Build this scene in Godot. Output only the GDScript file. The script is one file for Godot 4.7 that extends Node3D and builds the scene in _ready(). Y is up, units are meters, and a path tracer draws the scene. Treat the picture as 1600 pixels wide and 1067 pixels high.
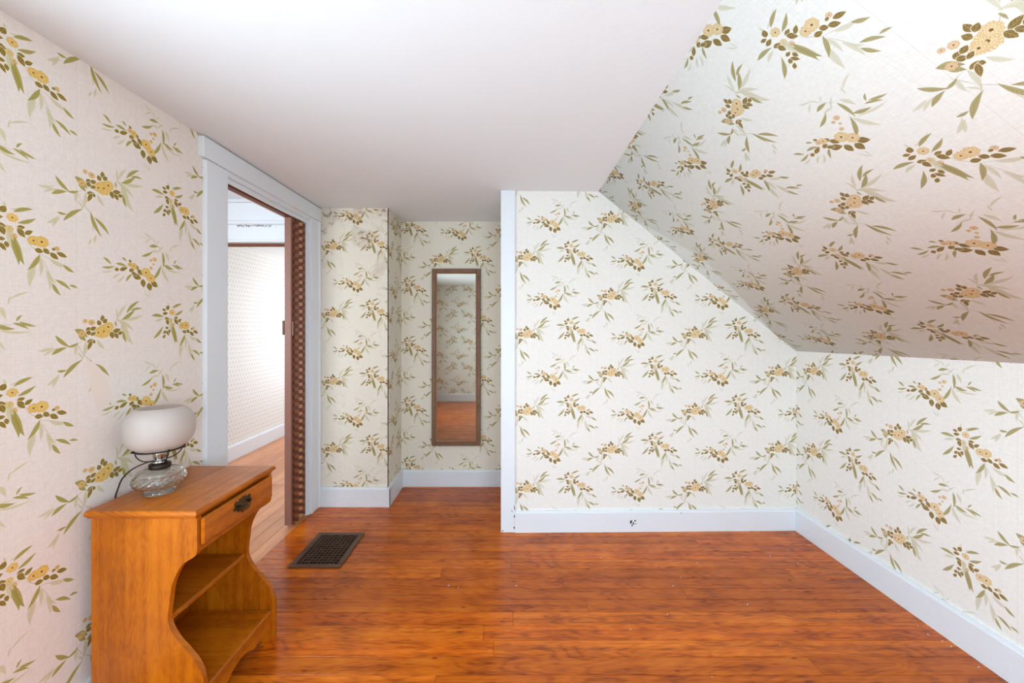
extends Node3D
# An attic bedroom with floral wallpaper. World: x right, y up, the camera looks along -z; d = distance in front of the camera = -z.

const EYE := 1.24          # camera height
const CEIL := 2.072        # flat ceiling
const XL := -1.335         # face of the left wall
const XR := 1.76           # face of the right knee wall
const REAR := -0.95        # d of the wall behind the camera
const SLOPE_X := 0.54      # where the flat ceiling meets the slope
const PU := 1.0318         # wallpaper: two strips wide
const PV := 0.4696         # wallpaper: vertical repeat
const AU := 0.2503         # where the spray with three big leaves lies in the strip
const AV := 0.2001

var M := {}
var uv2_on := false   # the chimney carries a second layer of coordinates for its stains
var rng := RandomNumberGenerator.new()

func _ready():
	rng.seed = 7
	setup_camera()
	setup_light()
	make_materials()
	build_shell()
	build_floor()
	build_doorway()
	build_hall()
	build_window()
	build_nightstand()
	build_lamp()
	build_mirror()
	build_register()

# ------------------------------------------------------------------ camera, light
func setup_camera():
	var cam := Camera3D.new()
	cam.name = "camera"
	var n := 0.05
	cam.projection = Camera3D.PROJECTION_FRUSTUM
	cam.keep_aspect = Camera3D.KEEP_HEIGHT
	cam.near = n
	cam.far = 60.0
	cam.size = n * 1067.0 / 636.0
	cam.frustum_offset = Vector2(n * 3.0 / 636.0, n * -21.5 / 636.0)
	cam.position = Vector3(0, EYE, 0)
	add_child(cam)
	cam.current = true

func setup_light():
	var we := WorldEnvironment.new()
	we.name = "world_environment"
	var env := Environment.new()
	var sky := Sky.new()
	var sm := ProceduralSkyMaterial.new()
	sm.sky_top_color = Color(0.80, 0.87, 0.97)
	sm.sky_horizon_color = Color(0.90, 0.94, 0.99)
	sm.ground_bottom_color = Color(0.45, 0.48, 0.42)
	sm.ground_horizon_color = Color(0.70, 0.73, 0.70)
	sm.sky_energy_multiplier = 1.6
	sm.ground_energy_multiplier = 1.0
	sky.sky_material = sm
	env.background_mode = Environment.BG_SKY
	env.sky = sky
	env.tonemap_mode = Environment.TONE_MAPPER_LINEAR
	env.tonemap_exposure = 2.18
	env.sdfgi_enabled = true
	env.ssao_enabled = true
	env.ssil_enabled = true
	we.environment = env
	add_child(we)
	# daylight of the window behind the camera
	area("window_daylight", Vector3(0.55, 1.20, -REAR - 0.012), Vector2(0.78, 0.98), Vector3.ZERO, Color(0.845, 0.94, 1.0), 1.5)
	# added fill light from the left for the slope and right wall
	area("side_fill_light", Vector3(XL + 0.012, 1.05, -0.37), Vector2(0.56, 0.98), Vector3(0, -PI / 2, 0), Color(0.845, 0.94, 1.0), 1.9)
	# daylight of the window at the end of the room beyond the hall
	area("hall_daylight", Vector3(-1.75, 1.35, -5.42), Vector2(1.0, 1.1), Vector3(0, PI, 0), Color(0.96, 0.98, 1.0), 1.15)
	# added light at the near hall end, brightens the header and hall wall
	area("hall_end_fill", Vector3(-2.03, 1.45, -0.87), Vector2(0.7, 0.9), Vector3(0, 0, 0), Color(0.94, 0.97, 1.0), 0.95)

func area(called: String, at: Vector3, size: Vector2, rot: Vector3, col: Color, energy: float):
	var l := AreaLight3D.new()
	l.name = called
	l.area_size = size
	l.light_color = col
	l.light_energy = energy
	l.area_range = 12.0
	l.shadow_enabled = true
	l.position = at
	l.rotation = rot
	add_child(l)

# ------------------------------------------------------------------ helpers
func tag(o, label: String, category: String, kind := "", group := ""):
	o.set_meta("label", label)
	o.set_meta("category", category)
	if kind != "":
		o.set_meta("kind", kind)
	if group != "":
		o.set_meta("group", group)
	return o

func base(called: String, at: Vector3) -> Node3D:
	var n := Node3D.new()
	n.name = called
	n.position = at
	add_child(n, true)
	return n

func new_st() -> SurfaceTool:
	var st := SurfaceTool.new()
	st.begin(Mesh.PRIMITIVE_TRIANGLES)
	return st

func put(called: String, st: SurfaceTool, mat: Material, parent: Node = self, at := Vector3.ZERO, tangents := false) -> MeshInstance3D:
	st.generate_normals()
	if tangents:
		st.generate_tangents()
	var o := MeshInstance3D.new()
	o.name = called
	o.mesh = st.commit()
	o.material_override = mat
	o.position = at
	parent.add_child(o, true)
	return o

func tri(st: SurfaceTool, a: Vector3, b: Vector3, c: Vector3, ua := Vector2.ZERO, ub := Vector2.ZERO, uc := Vector2.ZERO):
	var k := 0
	for v in [a, b, c]:
		st.set_uv([ua, ub, uc][k])
		if uv2_on:
			st.set_uv2(Vector2((v.x - v.z) * 0.9, 1.0 - v.y / CEIL))
		st.add_vertex(v)
		k += 1

# corners anticlockwise as seen from the front
func quad(st: SurfaceTool, a: Vector3, b: Vector3, c: Vector3, d: Vector3, ua := Vector2.ZERO, ub := Vector2.ZERO, uc := Vector2.ZERO, ud := Vector2.ZERO):
	tri(st, a, c, b, ua, uc, ub)
	tri(st, a, d, c, ua, ud, uc)

func box_uv(p: Vector3, n: Vector3) -> Vector2:
	if absf(n.x) > 0.7:
		return Vector2(p.z, -p.y)
	if absf(n.y) > 0.7:
		return Vector2(p.x, p.z)
	return Vector2(p.x, -p.y)

func face(st: SurfaceTool, pts: Array, centre: Vector3):
	# a convex face, turned away from centre
	var n: Vector3 = (pts[1] - pts[0]).cross(pts[2] - pts[0]).normalized()
	var mid := Vector3.ZERO
	for p in pts:
		mid += p
	mid /= pts.size()
	var ring := pts.duplicate()
	if n.dot(mid - centre) < 0:
		ring.reverse()
		n = -n
	for i in range(1, ring.size() - 1):
		tri(st, ring[0], ring[i + 1], ring[i], box_uv(ring[0], n), box_uv(ring[i + 1], n), box_uv(ring[i], n))

# a box with chamfered edges, between two corners
func bbox(st: SurfaceTool, lo: Vector3, hi: Vector3, c := 0.002):
	st.set_smooth_group(-1)
	var m := (lo + hi) / 2.0
	var h := (hi - lo) / 2.0
	c = minf(c, minf(h.x, minf(h.y, h.z)) * 0.8)
	var v := func(sx: int, sy: int, sz: int, ax: int) -> Vector3:
		var q := Vector3(h.x - c, h.y - c, h.z - c)
		q[ax] = h[ax]
		return m + Vector3(q.x * sx, q.y * sy, q.z * sz)
	for ax in 3:
		for s in [-1, 1]:
			var b := (ax + 1) % 3
			var k := (ax + 2) % 3
			var pts := []
			for w in [[-1, -1], [1, -1], [1, 1], [-1, 1]]:
				var sg := [0, 0, 0]
				sg[ax] = s; sg[b] = w[0]; sg[k] = w[1]
				pts.append(v.call(sg[0], sg[1], sg[2], ax))
			face(st, pts, m)
	for ax in 3:
		var b := (ax + 1) % 3
		var k := (ax + 2) % 3
		for w in [[-1, -1], [1, -1], [1, 1], [-1, 1]]:
			var s1 := [0, 0, 0]
			var s2 := [0, 0, 0]
			s1[ax] = -1; s2[ax] = 1
			for s in [s1, s2]:
				s[b] = w[0]; s[k] = w[1]
			face(st, [v.call(s1[0], s1[1], s1[2], b), v.call(s2[0], s2[1], s2[2], b), v.call(s2[0], s2[1], s2[2], k), v.call(s1[0], s1[1], s1[2], k)], m)
	for sx in [-1, 1]:
		for sy in [-1, 1]:
			for sz in [-1, 1]:
				face(st, [v.call(sx, sy, sz, 0), v.call(sx, sy, sz, 1), v.call(sx, sy, sz, 2)], m)

# x, height and distance ranges instead of corners
func slab(st: SurfaceTool, x0: float, x1: float, y0: float, y1: float, d0: float, d1: float, c := 0.002):
	bbox(st, Vector3(minf(x0, x1), minf(y0, y1), -maxf(d0, d1)), Vector3(maxf(x0, x1), maxf(y0, y1), -minf(d0, d1)), c)

# a polygon (2-D points) in the plane origin + a*ux + b*uy, given thickness against normal n; edge: chamfer of the front rim
func prism(st: SurfaceTool, poly: PackedVector2Array, o: Vector3, ux: Vector3, uy: Vector3, thick: float, uvo := Vector2.ZERO, uvs := Vector2.ONE, edge := 0.0):
	var n := ux.cross(uy).normalized()
	if Geometry2D.is_polygon_clockwise(poly):
		poly = poly.duplicate(); poly.reverse()
	var front := poly
	if edge > 0.0:
		var inner := Geometry2D.offset_polygon(poly, -edge, Geometry2D.JOIN_MITER)
		if inner.size() == 1 and inner[0].size() == poly.size():
			front = inner[0]
			if Geometry2D.is_polygon_clockwise(front):
				front.reverse()
			# line the two rings up
			var best := 0
			var bd := 1e9
			for i in front.size():
				var dd := front[i].distance_to(poly[0])
				if dd < bd:
					bd = dd; best = i
			var fr := PackedVector2Array()
			for i in front.size():
				fr.append(front[(i + best) % front.size()])
			front = fr
		else:
			edge = 0.0
	var uv := func(p: Vector2) -> Vector2: return Vector2((p.x - uvo.x) * uvs.x, -(p.y - uvo.y) * uvs.y)
	var at := func(p: Vector2, dz: float) -> Vector3: return o + ux * p.x + uy * p.y - n * dz
	st.set_smooth_group(-1)
	var idx := Geometry2D.triangulate_polygon(front)
	for i in range(0, idx.size(), 3):
		var a := front[idx[i]]; var b := front[idx[i + 1]]; var c := front[idx[i + 2]]
		if (b - a).cross(c - a) < 0:
			var t := b; b = c; c = t
		tri(st, at.call(a, 0), at.call(c, 0), at.call(b, 0), uv.call(a), uv.call(c), uv.call(b))
	idx = Geometry2D.triangulate_polygon(poly)
	for i in range(0, idx.size(), 3):
		var a := poly[idx[i]]; var b := poly[idx[i + 1]]; var c := poly[idx[i + 2]]
		if (b - a).cross(c - a) < 0:
			var t := b; b = c; c = t
		tri(st, at.call(a, thick), at.call(b, thick), at.call(c, thick), uv.call(a), uv.call(b), uv.call(c))
	var len := 0.0
	for i in poly.size():
		var j := (i + 1) % poly.size()
		var l2 := len + poly[i].distance_to(poly[j])
		var e0 := Vector2(len * uvs.x, 0); var e1 := Vector2(l2 * uvs.x, 0)
		var ev := Vector2(0, thick * uvs.y)
		quad(st, at.call(poly[i], thick), at.call(poly[j], thick), at.call(poly[j], edge), at.call(poly[i], edge), e0 + ev, e1 + ev, e1, e0)
		if edge > 0.0:
			quad(st, at.call(poly[i], edge), at.call(poly[j], edge), at.call(front[j], 0), at.call(front[i], 0), e0, e1, e1, e0)
		len = l2

func pv(a: Array) -> PackedVector2Array:
	var r := PackedVector2Array()
	for p in a:
		r.append(Vector2(p[0], p[1]))
	return r

# a smooth curve through points
func spline(pts: Array, per := 6) -> PackedVector2Array:
	var r := PackedVector2Array()
	for i in pts.size() - 1:
		var p0: Vector2 = pts[maxi(i - 1, 0)]; var p1: Vector2 = pts[i]
		var p2: Vector2 = pts[i + 1]; var p3: Vector2 = pts[mini(i + 2, pts.size() - 1)]
		for k in per:
			r.append(p1.cubic_interpolate(p2, p0, p3, float(k) / per))
	r.append(pts[-1])
	return r

# profile: [radius, height] round the y axis; bump(phi, height) adds to the radius
func lathe(st: SurfaceTool, prof: PackedVector2Array, segs := 64, bump = null):
	st.set_smooth_group(1)
	for i in prof.size() - 1:
		for s in segs:
			var q := []
			for w in [[i, s], [i, s + 1], [i + 1, s + 1], [i + 1, s]]:
				var ph := TAU * float(w[1] % segs) / segs
				var r: float = prof[w[0]].x
				if bump != null:
					r += bump.call(ph, prof[w[0]].y, w[0])
				q.append(Vector3(r * cos(ph), prof[w[0]].y, -r * sin(ph)))
			if prof[i].x > 1e-6:
				tri(st, q[0], q[2], q[1])
			if prof[i + 1].x > 1e-6:
				tri(st, q[0], q[3], q[2])

func tube(st: SurfaceTool, pts: PackedVector3Array, r: float, segs := 10, closed := false, rr = null):
	st.set_smooth_group(1)
	var rings := []
	var n := pts.size()
	var up := Vector3(0.13, 0.97, 0.21).normalized()
	for i in n:
		var t: Vector3
		if closed:
			t = (pts[(i + 1) % n] - pts[(i - 1 + n) % n]).normalized()
		else:
			t = (pts[mini(i + 1, n - 1)] - pts[maxi(i - 1, 0)]).normalized()
		var a := t.cross(up)
		if a.length() < 0.05:
			a = t.cross(Vector3(1, 0, 0))
		a = a.normalized()
		var b := t.cross(a).normalized()
		var rad: float = r if rr == null else rr.call(float(i) / (n - 1))
		var ring := []
		for s in segs:
			var ph := TAU * s / segs
			ring.append(pts[i] + (a * cos(ph) + b * sin(ph)) * rad)
		rings.append(ring)
	for i in (n if closed else n - 1):
		var j := (i + 1) % n
		for s in segs:
			var k := (s + 1) % segs
			tri(st, rings[i][s], rings[j][s], rings[j][k])
			tri(st, rings[i][s], rings[j][k], rings[i][k])
	if not closed:
		for e in [0, n - 1]:
			for s in range(1, segs - 1):
				tri(st, rings[e][0], rings[e][s], rings[e][s + 1])

func curve3(pts: Array, per := 6) -> PackedVector3Array:
	var r := PackedVector3Array()
	for i in pts.size() - 1:
		var p0: Vector3 = pts[maxi(i - 1, 0)]; var p1: Vector3 = pts[i]
		var p2: Vector3 = pts[i + 1]; var p3: Vector3 = pts[mini(i + 2, pts.size() - 1)]
		for k in per:
			r.append(p1.cubic_interpolate(p2, p0, p3, float(k) / per))
	r.append(pts[-1])
	return r

# ------------------------------------------------------------------ materials
func solid(col: Color, rough := 0.6, metal := 0.0) -> StandardMaterial3D:
	var m := StandardMaterial3D.new()
	m.albedo_color = col
	m.roughness = rough
	m.metallic = metal
	return m

func c8(r: int, g: int, b: int) -> Color:
	return Color8(r, g, b)

func noise_img(w: int, h: int, seed: int, freq: float, oct := 3, rw := 0, rh := 0) -> PackedByteArray:
	var n := FastNoiseLite.new()
	n.seed = seed
	n.noise_type = FastNoiseLite.TYPE_SIMPLEX_SMOOTH
	n.frequency = freq
	n.fractal_octaves = oct
	var im := n.get_seamless_image(w, h)
	im.convert(Image.FORMAT_L8)
	if rw > 0:
		im.resize(rw, rh, Image.INTERPOLATE_CUBIC)
	return im.get_data()

func tex(im: Image) -> ImageTexture:
	im.generate_mipmaps()
	return ImageTexture.create_from_image(im)

func normal_tex(w: int, h: int, seed: int, freq: float, oct: int, strength: float, sw := 0, sh := 0) -> ImageTexture:
	var n := FastNoiseLite.new()
	n.seed = seed
	n.noise_type = FastNoiseLite.TYPE_SIMPLEX_SMOOTH
	n.frequency = freq
	n.fractal_octaves = oct
	var im := n.get_seamless_image(sw if sw > 0 else w, sh if sh > 0 else h)
	if sw > 0:
		im.resize(w, h, Image.INTERPOLATE_CUBIC)
	im.convert(Image.FORMAT_RGB8)
	im.bump_map_to_normal_map(strength)
	return ImageTexture.create_from_image(im)

# wood with the grain along u
func wood_tex(w: int, h: int, seed: int, dark: Color, mid: Color, light: Color, contrast: float, rings: float, knots: int, staves := 0) -> ImageTexture:
	var a := noise_img(int(w / 40.0), h, seed, 0.03, 4, w, h)
	var b := noise_img(int(w / 16.0), h, seed + 1, 0.3, 3, w, h)
	var c := noise_img(int(w / 4.0), int(h / 4.0), seed + 2, 0.02, 3, w, h)
	var d := noise_img(int(w / 10.0), int(h / 2.0), seed + 3, 0.02, 2, w, h)
	var r := RandomNumberGenerator.new()
	r.seed = seed
	var kn := []
	for i in knots:
		kn.append([r.randf_range(0.05, 0.95) * w, r.randf_range(0.05, 0.95) * h, r.randf_range(3.0, 7.0)])
	var out := PackedByteArray()
	out.resize(w * h * 3)
	for y in h:
		for x in w:
			var i := y * w + x
			var ring := 0.5 + 0.5 * sin((d[i] / 255.0) * rings * TAU)
			ring = pow(ring, 3.0)
			var v := (a[i] - 128) / 128.0 * 0.5 + (b[i] - 128) / 128.0 * 0.6 + (c[i] - 128) / 128.0 * 0.35 - ring * 0.3 + 0.08
			out[i * 3] = clampi(int(128 + v * contrast * 127), 0, 255)
	if staves > 0:
		# glued-up staves of slightly different tone
		for sv in staves:
			var tone := r.randf_range(-40.0, 40.0)
			for y in range(sv * h / staves, (sv + 1) * h / staves):
				for x in w:
					out[(y * w + x) * 3] = clampi(int(out[(y * w + x) * 3] + tone), 0, 255)
	for k in kn:
		var R: float = k[2]
		for y in range(int(k[1] - R * 3), int(k[1] + R * 3)):
			for x in range(int(k[0] - R * 7), int(k[0] + R * 7)):
				var dx: float = (x - k[0]) / 2.2; var dy: float = y - k[1]
				var q := sqrt(dx * dx + dy * dy) / R
				if q < 3.0:
					var i := (posmod(y, h) * w + posmod(x, w)) * 3
					var f := clampf(1.25 - q, 0.0, 1.0) * 0.85 + 0.22 * clampf(3.0 - q, 0.0, 1.0) * (0.5 + 0.5 * sin(q * 9.0))
					out[i] = clampi(int(out[i] * (1.0 - f)), 0, 255)
	for i in w * h:
		var v := out[i * 3] / 255.0
		var col := dark.lerp(mid, v * 2.0) if v < 0.5 else mid.lerp(light, v * 2.0 - 1.0)
		out[i * 3] = int(col.r * 255); out[i * 3 + 1] = int(col.g * 255); out[i * 3 + 2] = int(col.b * 255)
	return tex(Image.create_from_data(w, h, false, Image.FORMAT_RGB8, out))

# -------- the wallpaper print. One strip is CW x CH pixels; the strip beside it is dropped by half a repeat.
const CW := 768
const CH := 700
var cell := PackedByteArray()

func blend(x: int, y: int, col: Color, al: float):
	while x < 0:
		x += CW; y += CH / 2
	while x >= CW:
		x -= CW; y += CH / 2
	y = posmod(y, CH)
	var i := (y * CW + x) * 3
	cell[i] = int(lerpf(cell[i], col.r * 255.0, al))
	cell[i + 1] = int(lerpf(cell[i + 1], col.g * 255.0, al))
	cell[i + 2] = int(lerpf(cell[i + 2], col.b * 255.0, al))

func leaf(a: Vector2, b: Vector2, w: float, col: Color, vein: Color, al: float, bend: float, blunt: float):
	var ab := b - a
	var len := ab.length()
	if len < 1.0:
		return
	var t := ab / len
	var n := Vector2(-t.y, t.x)
	var lo := a.min(b) - Vector2.ONE * (w + absf(bend) * len + 2)
	var hi := a.max(b) + Vector2.ONE * (w + absf(bend) * len + 2)
	for y in range(int(lo.y), int(hi.y) + 1):
		for x in range(int(lo.x), int(hi.x) + 1):
			var p := Vector2(x, y) - a
			var s := p.dot(t) / len
			if s < 0.0 or s > 1.0:
				continue
			var d := p.dot(n) - bend * len * 4.0 * s * (1.0 - s)
			var hw := 0.5 * w * pow(sin(PI * pow(s, 0.85)), blunt)
			var cov := clampf(hw - absf(d) + 0.5, 0.0, 1.0)
			if cov <= 0.0:
				continue
			var c := col.lerp(vein, clampf(1.0 - absf(d) / maxf(0.10 * w, 0.9), 0.0, 1.0) * 0.7)
			c = c.lerp(vein, 0.5 * clampf(sin(s * len * 0.55 - absf(d) * 0.7), 0.0, 1.0))
			blend(x, y, c, cov * al)

func blossom(c: Vector2, r: float, fill: Color, line: Color, core: Color):
	# a loose double flower: ruffled rings of petals, finely outlined, round a dotted heart
	var ph0 := c.x * 0.37
	r *= 1.22
	for y in range(int(c.y - r * 1.2), int(c.y + r * 1.2) + 1):
		for x in range(int(c.x - r * 1.2), int(c.x + r * 1.2) + 1):
			var p := Vector2(x, y) - c
			p.y *= 1.12
			var q := p.length() / r
			var an := p.angle() + ph0
			var edge := 0.93 + 0.05 * cos(an * 7.0) + 0.03 * cos(an * 13.0 + 1.0)
			if q > edge:
				continue
			var v := clampf((edge - q) * r, 0.0, 1.0)
			var f := 0.85 * clampf(1.0 - absf(q - edge + 0.04) * r / 1.3, 0.0, 1.0)
			var r2 := 0.64 + 0.07 * cos(an * 6.0 + 2.0)
			f = maxf(f, 0.7 * clampf(1.0 - absf(q - r2) * r / 1.2, 0.0, 1.0))
			f = maxf(f, 0.6 * clampf(1.0 - absf(q - 0.36 - 0.06 * cos(an * 5.0)) * r / 1.2, 0.0, 1.0))
			f = maxf(f, 0.7 * clampf(sin(an * 17.0 + q * 7.0) * 2.0 - 0.9, 0.0, 1.0) * smoothstep(0.3, 0.6, q))
			f = maxf(f, 0.55 * clampf(sin(x * 0.83 + sin(y * 0.5)) * sin(y * 0.91 + sin(x * 0.37)) * 1.6, 0.0, 1.0))
			var col := fill.lerp(line, f)
			if q < 0.17 and r > 9.0:
				col = core
			blend(x, y, col, v * 0.95)

# leaf rows: x0 y0 x1 y1 width kind(0 dark, 1 olive, 2 sage, 3 stem)
const SPRAY_A := [
	120,700,230,670,12,2, 250,760,330,700,15,2, 300,790,375,710,15,2, 840,350,925,268,12,2, 840,352,740,362,15,2, 950,340,1000,440,26,2, 900,550,1000,710,30,2,
	1050,262,1175,198,13,2, 650,145,745,182,12,2, 742,180,800,250,9,2, 820,240,850,200,9,2, 710,945,640,868,8,2, 712,940,700,870,7,2, 1030,312,1042,240,10,2,
	960,545,1180,560,16,2, 660,270,740,200,10,2,
	780,700,905,470,5,3, 905,470,900,330,5,3, 905,500,1080,500,5,3, 900,330,780,220,5,3, 420,610,600,690,6,3,
	140,545,215,602,20,1, 130,648,252,620,18,1, 290,588,402,602,22,1, 472,690,405,778,20,1, 355,508,402,537,16,1, 780,692,872,528,28,1, 905,358,912,525,24,1,
	618,436,748,364,22,1, 725,302,832,285,26,1, 938,503,1062,535,26,1, 1070,490,1172,537,18,1, 1120,475,1232,507,18,1, 1090,462,1127,413,14,1,
	320,658,422,610,36,0, 262,662,316,642,34,0, 438,646,506,630,38,0, 530,565,562,632,32,0, 552,608,607,682,42,0, 485,685,600,725,60,0, 468,660,542,690,32,0,
	618,725,632,828,56,0, 700,762,728,862,60,0, 738,742,834,802,58,0, 435,518,472,542,24,0]
const SPRAY_B := [
	45,552,145,525,17,2, 90,590,185,540,16,2, 732,272,720,150,15,2, 760,230,832,118,19,2, 800,260,1015,215,24,2, 740,280,905,380,28,2, 790,330,902,512,42,2,
	770,300,852,422,26,2, 350,510,338,602,20,2, 422,500,400,622,24,2, 108,852,192,770,18,2, 150,872,202,790,18,2, 540,480,602,562,22,2, 470,720,492,842,12,2,
	522,878,510,952,16,2, 472,928,448,972,14,2, 392,642,350,588,12,2,
	400,600,490,690,6,3, 400,600,330,470,6,3, 290,525,400,480,6,3, 640,390,740,270,6,3, 380,660,420,610,5,3,
	178,433,278,522,24,1, 148,588,252,540,24,1, 278,527,352,500,16,1, 338,378,432,440,38,1, 372,402,422,472,32,1, 850,187,972,74,24,1, 798,258,922,160,26,1,
	900,167,1012,145,16,1, 804,398,832,498,22,1, 248,792,384,668,26,1, 480,680,572,864,24,1, 518,718,638,832,24,1, 188,742,252,739,16,1, 714,290,720,342,12,1]
const SPRAY_B2 := [
	586,295,585,226,36,0, 562,330,538,278,36,0, 588,304,634,268,34,0, 426,382,478,354,32,0, 468,374,524,348,32,0, 428,394,484,412,34,0, 686,398,774,368,36,0,
	670,393,692,464,40,0, 708,408,748,464,34,0, 742,417,798,398,30,0, 436,492,502,468,28,0, 488,478,514,504,28,0, 482,478,443,568,30,0, 468,424,522,400,26,0]
const SPRAY_C := [
	750,660,882,702,26,2, 650,660,656,812,24,2, 612,738,574,922,38,2, 710,778,737,942,27,2, 738,818,792,882,16,2, 370,198,380,242,12,2, 430,242,562,190,16,2,
	188,452,292,420,22,2, 420,420,442,602,34,2,
	650,620,770,860,5,3, 530,500,650,620,6,3, 650,620,870,690,5,3, 430,460,600,500,6,3,
	140,377,294,388,28,1, 163,652,282,518,28,1, 430,538,477,728,34,1, 460,518,522,718,42,1, 458,262,584,208,24,1, 488,352,606,288,24,1, 642,636,558,772,28,1,
	868,693,954,747,24,1, 798,858,914,932,24,1, 768,898,828,992,24,1, 922,894,992,911,16,1,
	350,292,386,232,44,0, 282,288,342,302,28,0, 288,347,368,333,34,0, 318,403,392,417,34,0, 350,418,376,494,40,0, 468,402,534,388,30,0, 474,408,532,484,42,0,
	528,452,594,408,32,0, 328,532,384,528,28,0, 298,602,348,568,32,0, 343,568,388,634,30,0, 385,548,402,604,30,0, 288,664,332,622,30,0, 608,578,684,592,38,0,
	680,558,738,602,38,0, 738,588,814,642,40,0, 798,574,894,606,36,0, 753,552,792,540,22,0]
const BLOOM_A := [665,640,58, 735,702,54, 500,582,38, 450,572,27, 790,455,28, 735,475,18, 770,520,15, 735,572,21]
const BLOOM_B := [592,392,64, 642,346,50, 544,402,44, 480,302,28, 420,290,20, 390,412,30]
const BLOOM_C := [600,497,44, 667,496,54, 435,322,40, 410,432,32, 442,492,28, 800,536,24]

func print_leaves(rows: Array, zoom: float, off: Vector2, anchor: Vector2, pal: Array):
	# off: the crop point that the anchor names; anchor: where it lies in the strip, in pixels of the strip
	var k := (CW / 131.5) / zoom
	for i in range(0, rows.size(), 6):
		var a := (Vector2(rows[i], rows[i + 1]) - off) * k + anchor
		var b := (Vector2(rows[i + 2], rows[i + 3]) - off) * k + anchor
		var kind: int = rows[i + 5]
		var w: float = rows[i + 4] * k * [1.22, 1.5, 1.55, 0.8][kind]
		var bend := 0.0
		if kind == 1 or kind == 2:
			bend = 0.065 * (1.0 if (i / 6) % 2 == 0 else -1.0)
			var ext := (b - a) * 0.13
			a -= ext
			b += ext
		if kind == 0:
			var e := (b - a).normalized() * 2.2
			leaf(a - e, b + e, w + 4.5, c8(246, 238, 216), c8(246, 238, 216), 0.8, 0.0, 0.8)
		leaf(a, b, w, pal[kind][0], pal[kind][1], [0.97, 0.92, 0.72, 0.6][kind], bend, 0.92 if kind == 0 else 1.15)

func print_blooms(rows: Array, zoom: float, off: Vector2, anchor: Vector2, pal: Array):
	var k := (CW / 131.5) / zoom
	for i in range(0, rows.size(), 3):
		blossom((Vector2(rows[i], rows[i + 1]) - off) * k + anchor, rows[i + 2] * k, pal[4][0] if rows[i + 2] > 30 else pal[4][3], pal[4][1], pal[4][2])

func wallpaper_tex(paper: Color, pal: Array, seed: int) -> ImageTexture:
	cell = PackedByteArray()
	cell.resize(CW * CH * 3)
	var r := RandomNumberGenerator.new()
	r.seed = seed
	var rows := PackedFloat32Array(); rows.resize(CH)
	var cols := PackedFloat32Array(); cols.resize(CW)
	for y in CH: rows[y] = r.randf_range(-1, 1)
	for x in CW: cols[x] = r.randf_range(-1, 1)
	for x in range(CW - 1, 0, -1): cols[x] = (cols[x] + cols[x - 1]) * 0.6
	for y in range(CH - 1, 0, -1): rows[y] = (rows[y] + rows[y - 1]) * 0.6
	var n := noise_img(CW / 6, CH, seed, 0.12, 2, CW, CH)
	var m := noise_img(CW, CH / 6, seed + 1, 0.12, 2, CW, CH)
	var pr := paper.r * 255.0; var pg := paper.g * 255.0; var pb := paper.b * 255.0
	for y in CH:
		for x in CW:
			var i := (y * CW + x)
			var v := rows[y] * 1.6 + cols[x] * 1.6 + (n[i] - 128) * 0.035 + (m[i] - 128) * 0.03
			if x < 2:
				v -= 15.0
			elif x < 4:
				v += 5.0
			i *= 3
			cell[i] = int(clampf(pr + v, 0, 255)); cell[i + 1] = int(clampf(pg + v, 0, 255)); cell[i + 2] = int(clampf(pb + v * 1.1, 0, 255))
	var s := CW / 131.5
	var A := Vector2(63.8, 51.0) * s; var B := Vector2(22.7, 103.4) * s; var C := Vector2(90.1, 94.3) * s
	print_leaves(SPRAY_A, 13.34, Vector2(700, 680), A, pal)
	print_blooms(BLOOM_A, 13.34, Vector2(700, 680), A, pal)
	print_leaves(SPRAY_B, 11.86, Vector2(610, 400), B, pal)
	print_blooms(BLOOM_B, 11.86, Vector2(610, 400), B, pal)
	print_leaves(SPRAY_B2, 11.86, Vector2(610, 400), B, pal)
	print_blooms(BLOOM_C, 13.33, Vector2(430, 460), C, pal)
	print_leaves(SPRAY_C, 13.33, Vector2(430, 460), C, pal)
	print_blooms([600,497,44, 667,496,54], 13.33, Vector2(430, 460), C, pal)
	var one := Image.create_from_data(CW, CH, false, Image.FORMAT_RGB8, cell)
	var full := Image.create(CW * 2, CH, false, Image.FORMAT_RGB8)
	full.blit_rect(one, Rect2i(0, 0, CW, CH), Vector2i(0, 0))
	full.blit_rect(one, Rect2i(0, 0, CW, CH / 2), Vector2i(CW, CH / 2))
	full.blit_rect(one, Rect2i(0, CH / 2, CW, CH - CH / 2), Vector2i(CW, 0))
	return tex(full)

func stain_tex() -> ImageTexture:
	# damp marks and mildew specks under the ceiling, runs of brown water below them; u across, v down 0..1
	var w := 256
	var h := 512
	var a := noise_img(w, h, 81, 0.012, 4)
	var b := noise_img(w, h, 82, 0.09, 3)
	var c := noise_img(w, h / 16, 83, 0.03, 3, w, h)
	var im := Image.create(w, h, false, Image.FORMAT_RGBA8)
	for y in h:
		for x in w:
			var i := y * w + x
			var v := float(y) / h
			var patch := smoothstep(0.52, 0.66, a[i] / 255.0 + 0.30 * (0.12 - v) / 0.12)
			var speck := smoothstep(0.60, 0.74, b[i] / 255.0) * smoothstep(0.50, 0.75, a[i] / 255.0 + 0.4 * (0.10 - v) / 0.10)
			var run := smoothstep(0.55, 0.78, c[i] / 255.0) * smoothstep(0.45, 0.65, a[(i * 7) % (w * h)] / 255.0)
			var al := clampf(0.22 * patch + 0.10 * run + 0.45 * speck, 0.0, 0.7)
			var col := c8(176, 146, 112).lerp(c8(92, 82, 72), speck)
			im.set_pixel(x, y, Color(col.r, col.g, col.b, al))
	return tex(im)

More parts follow.
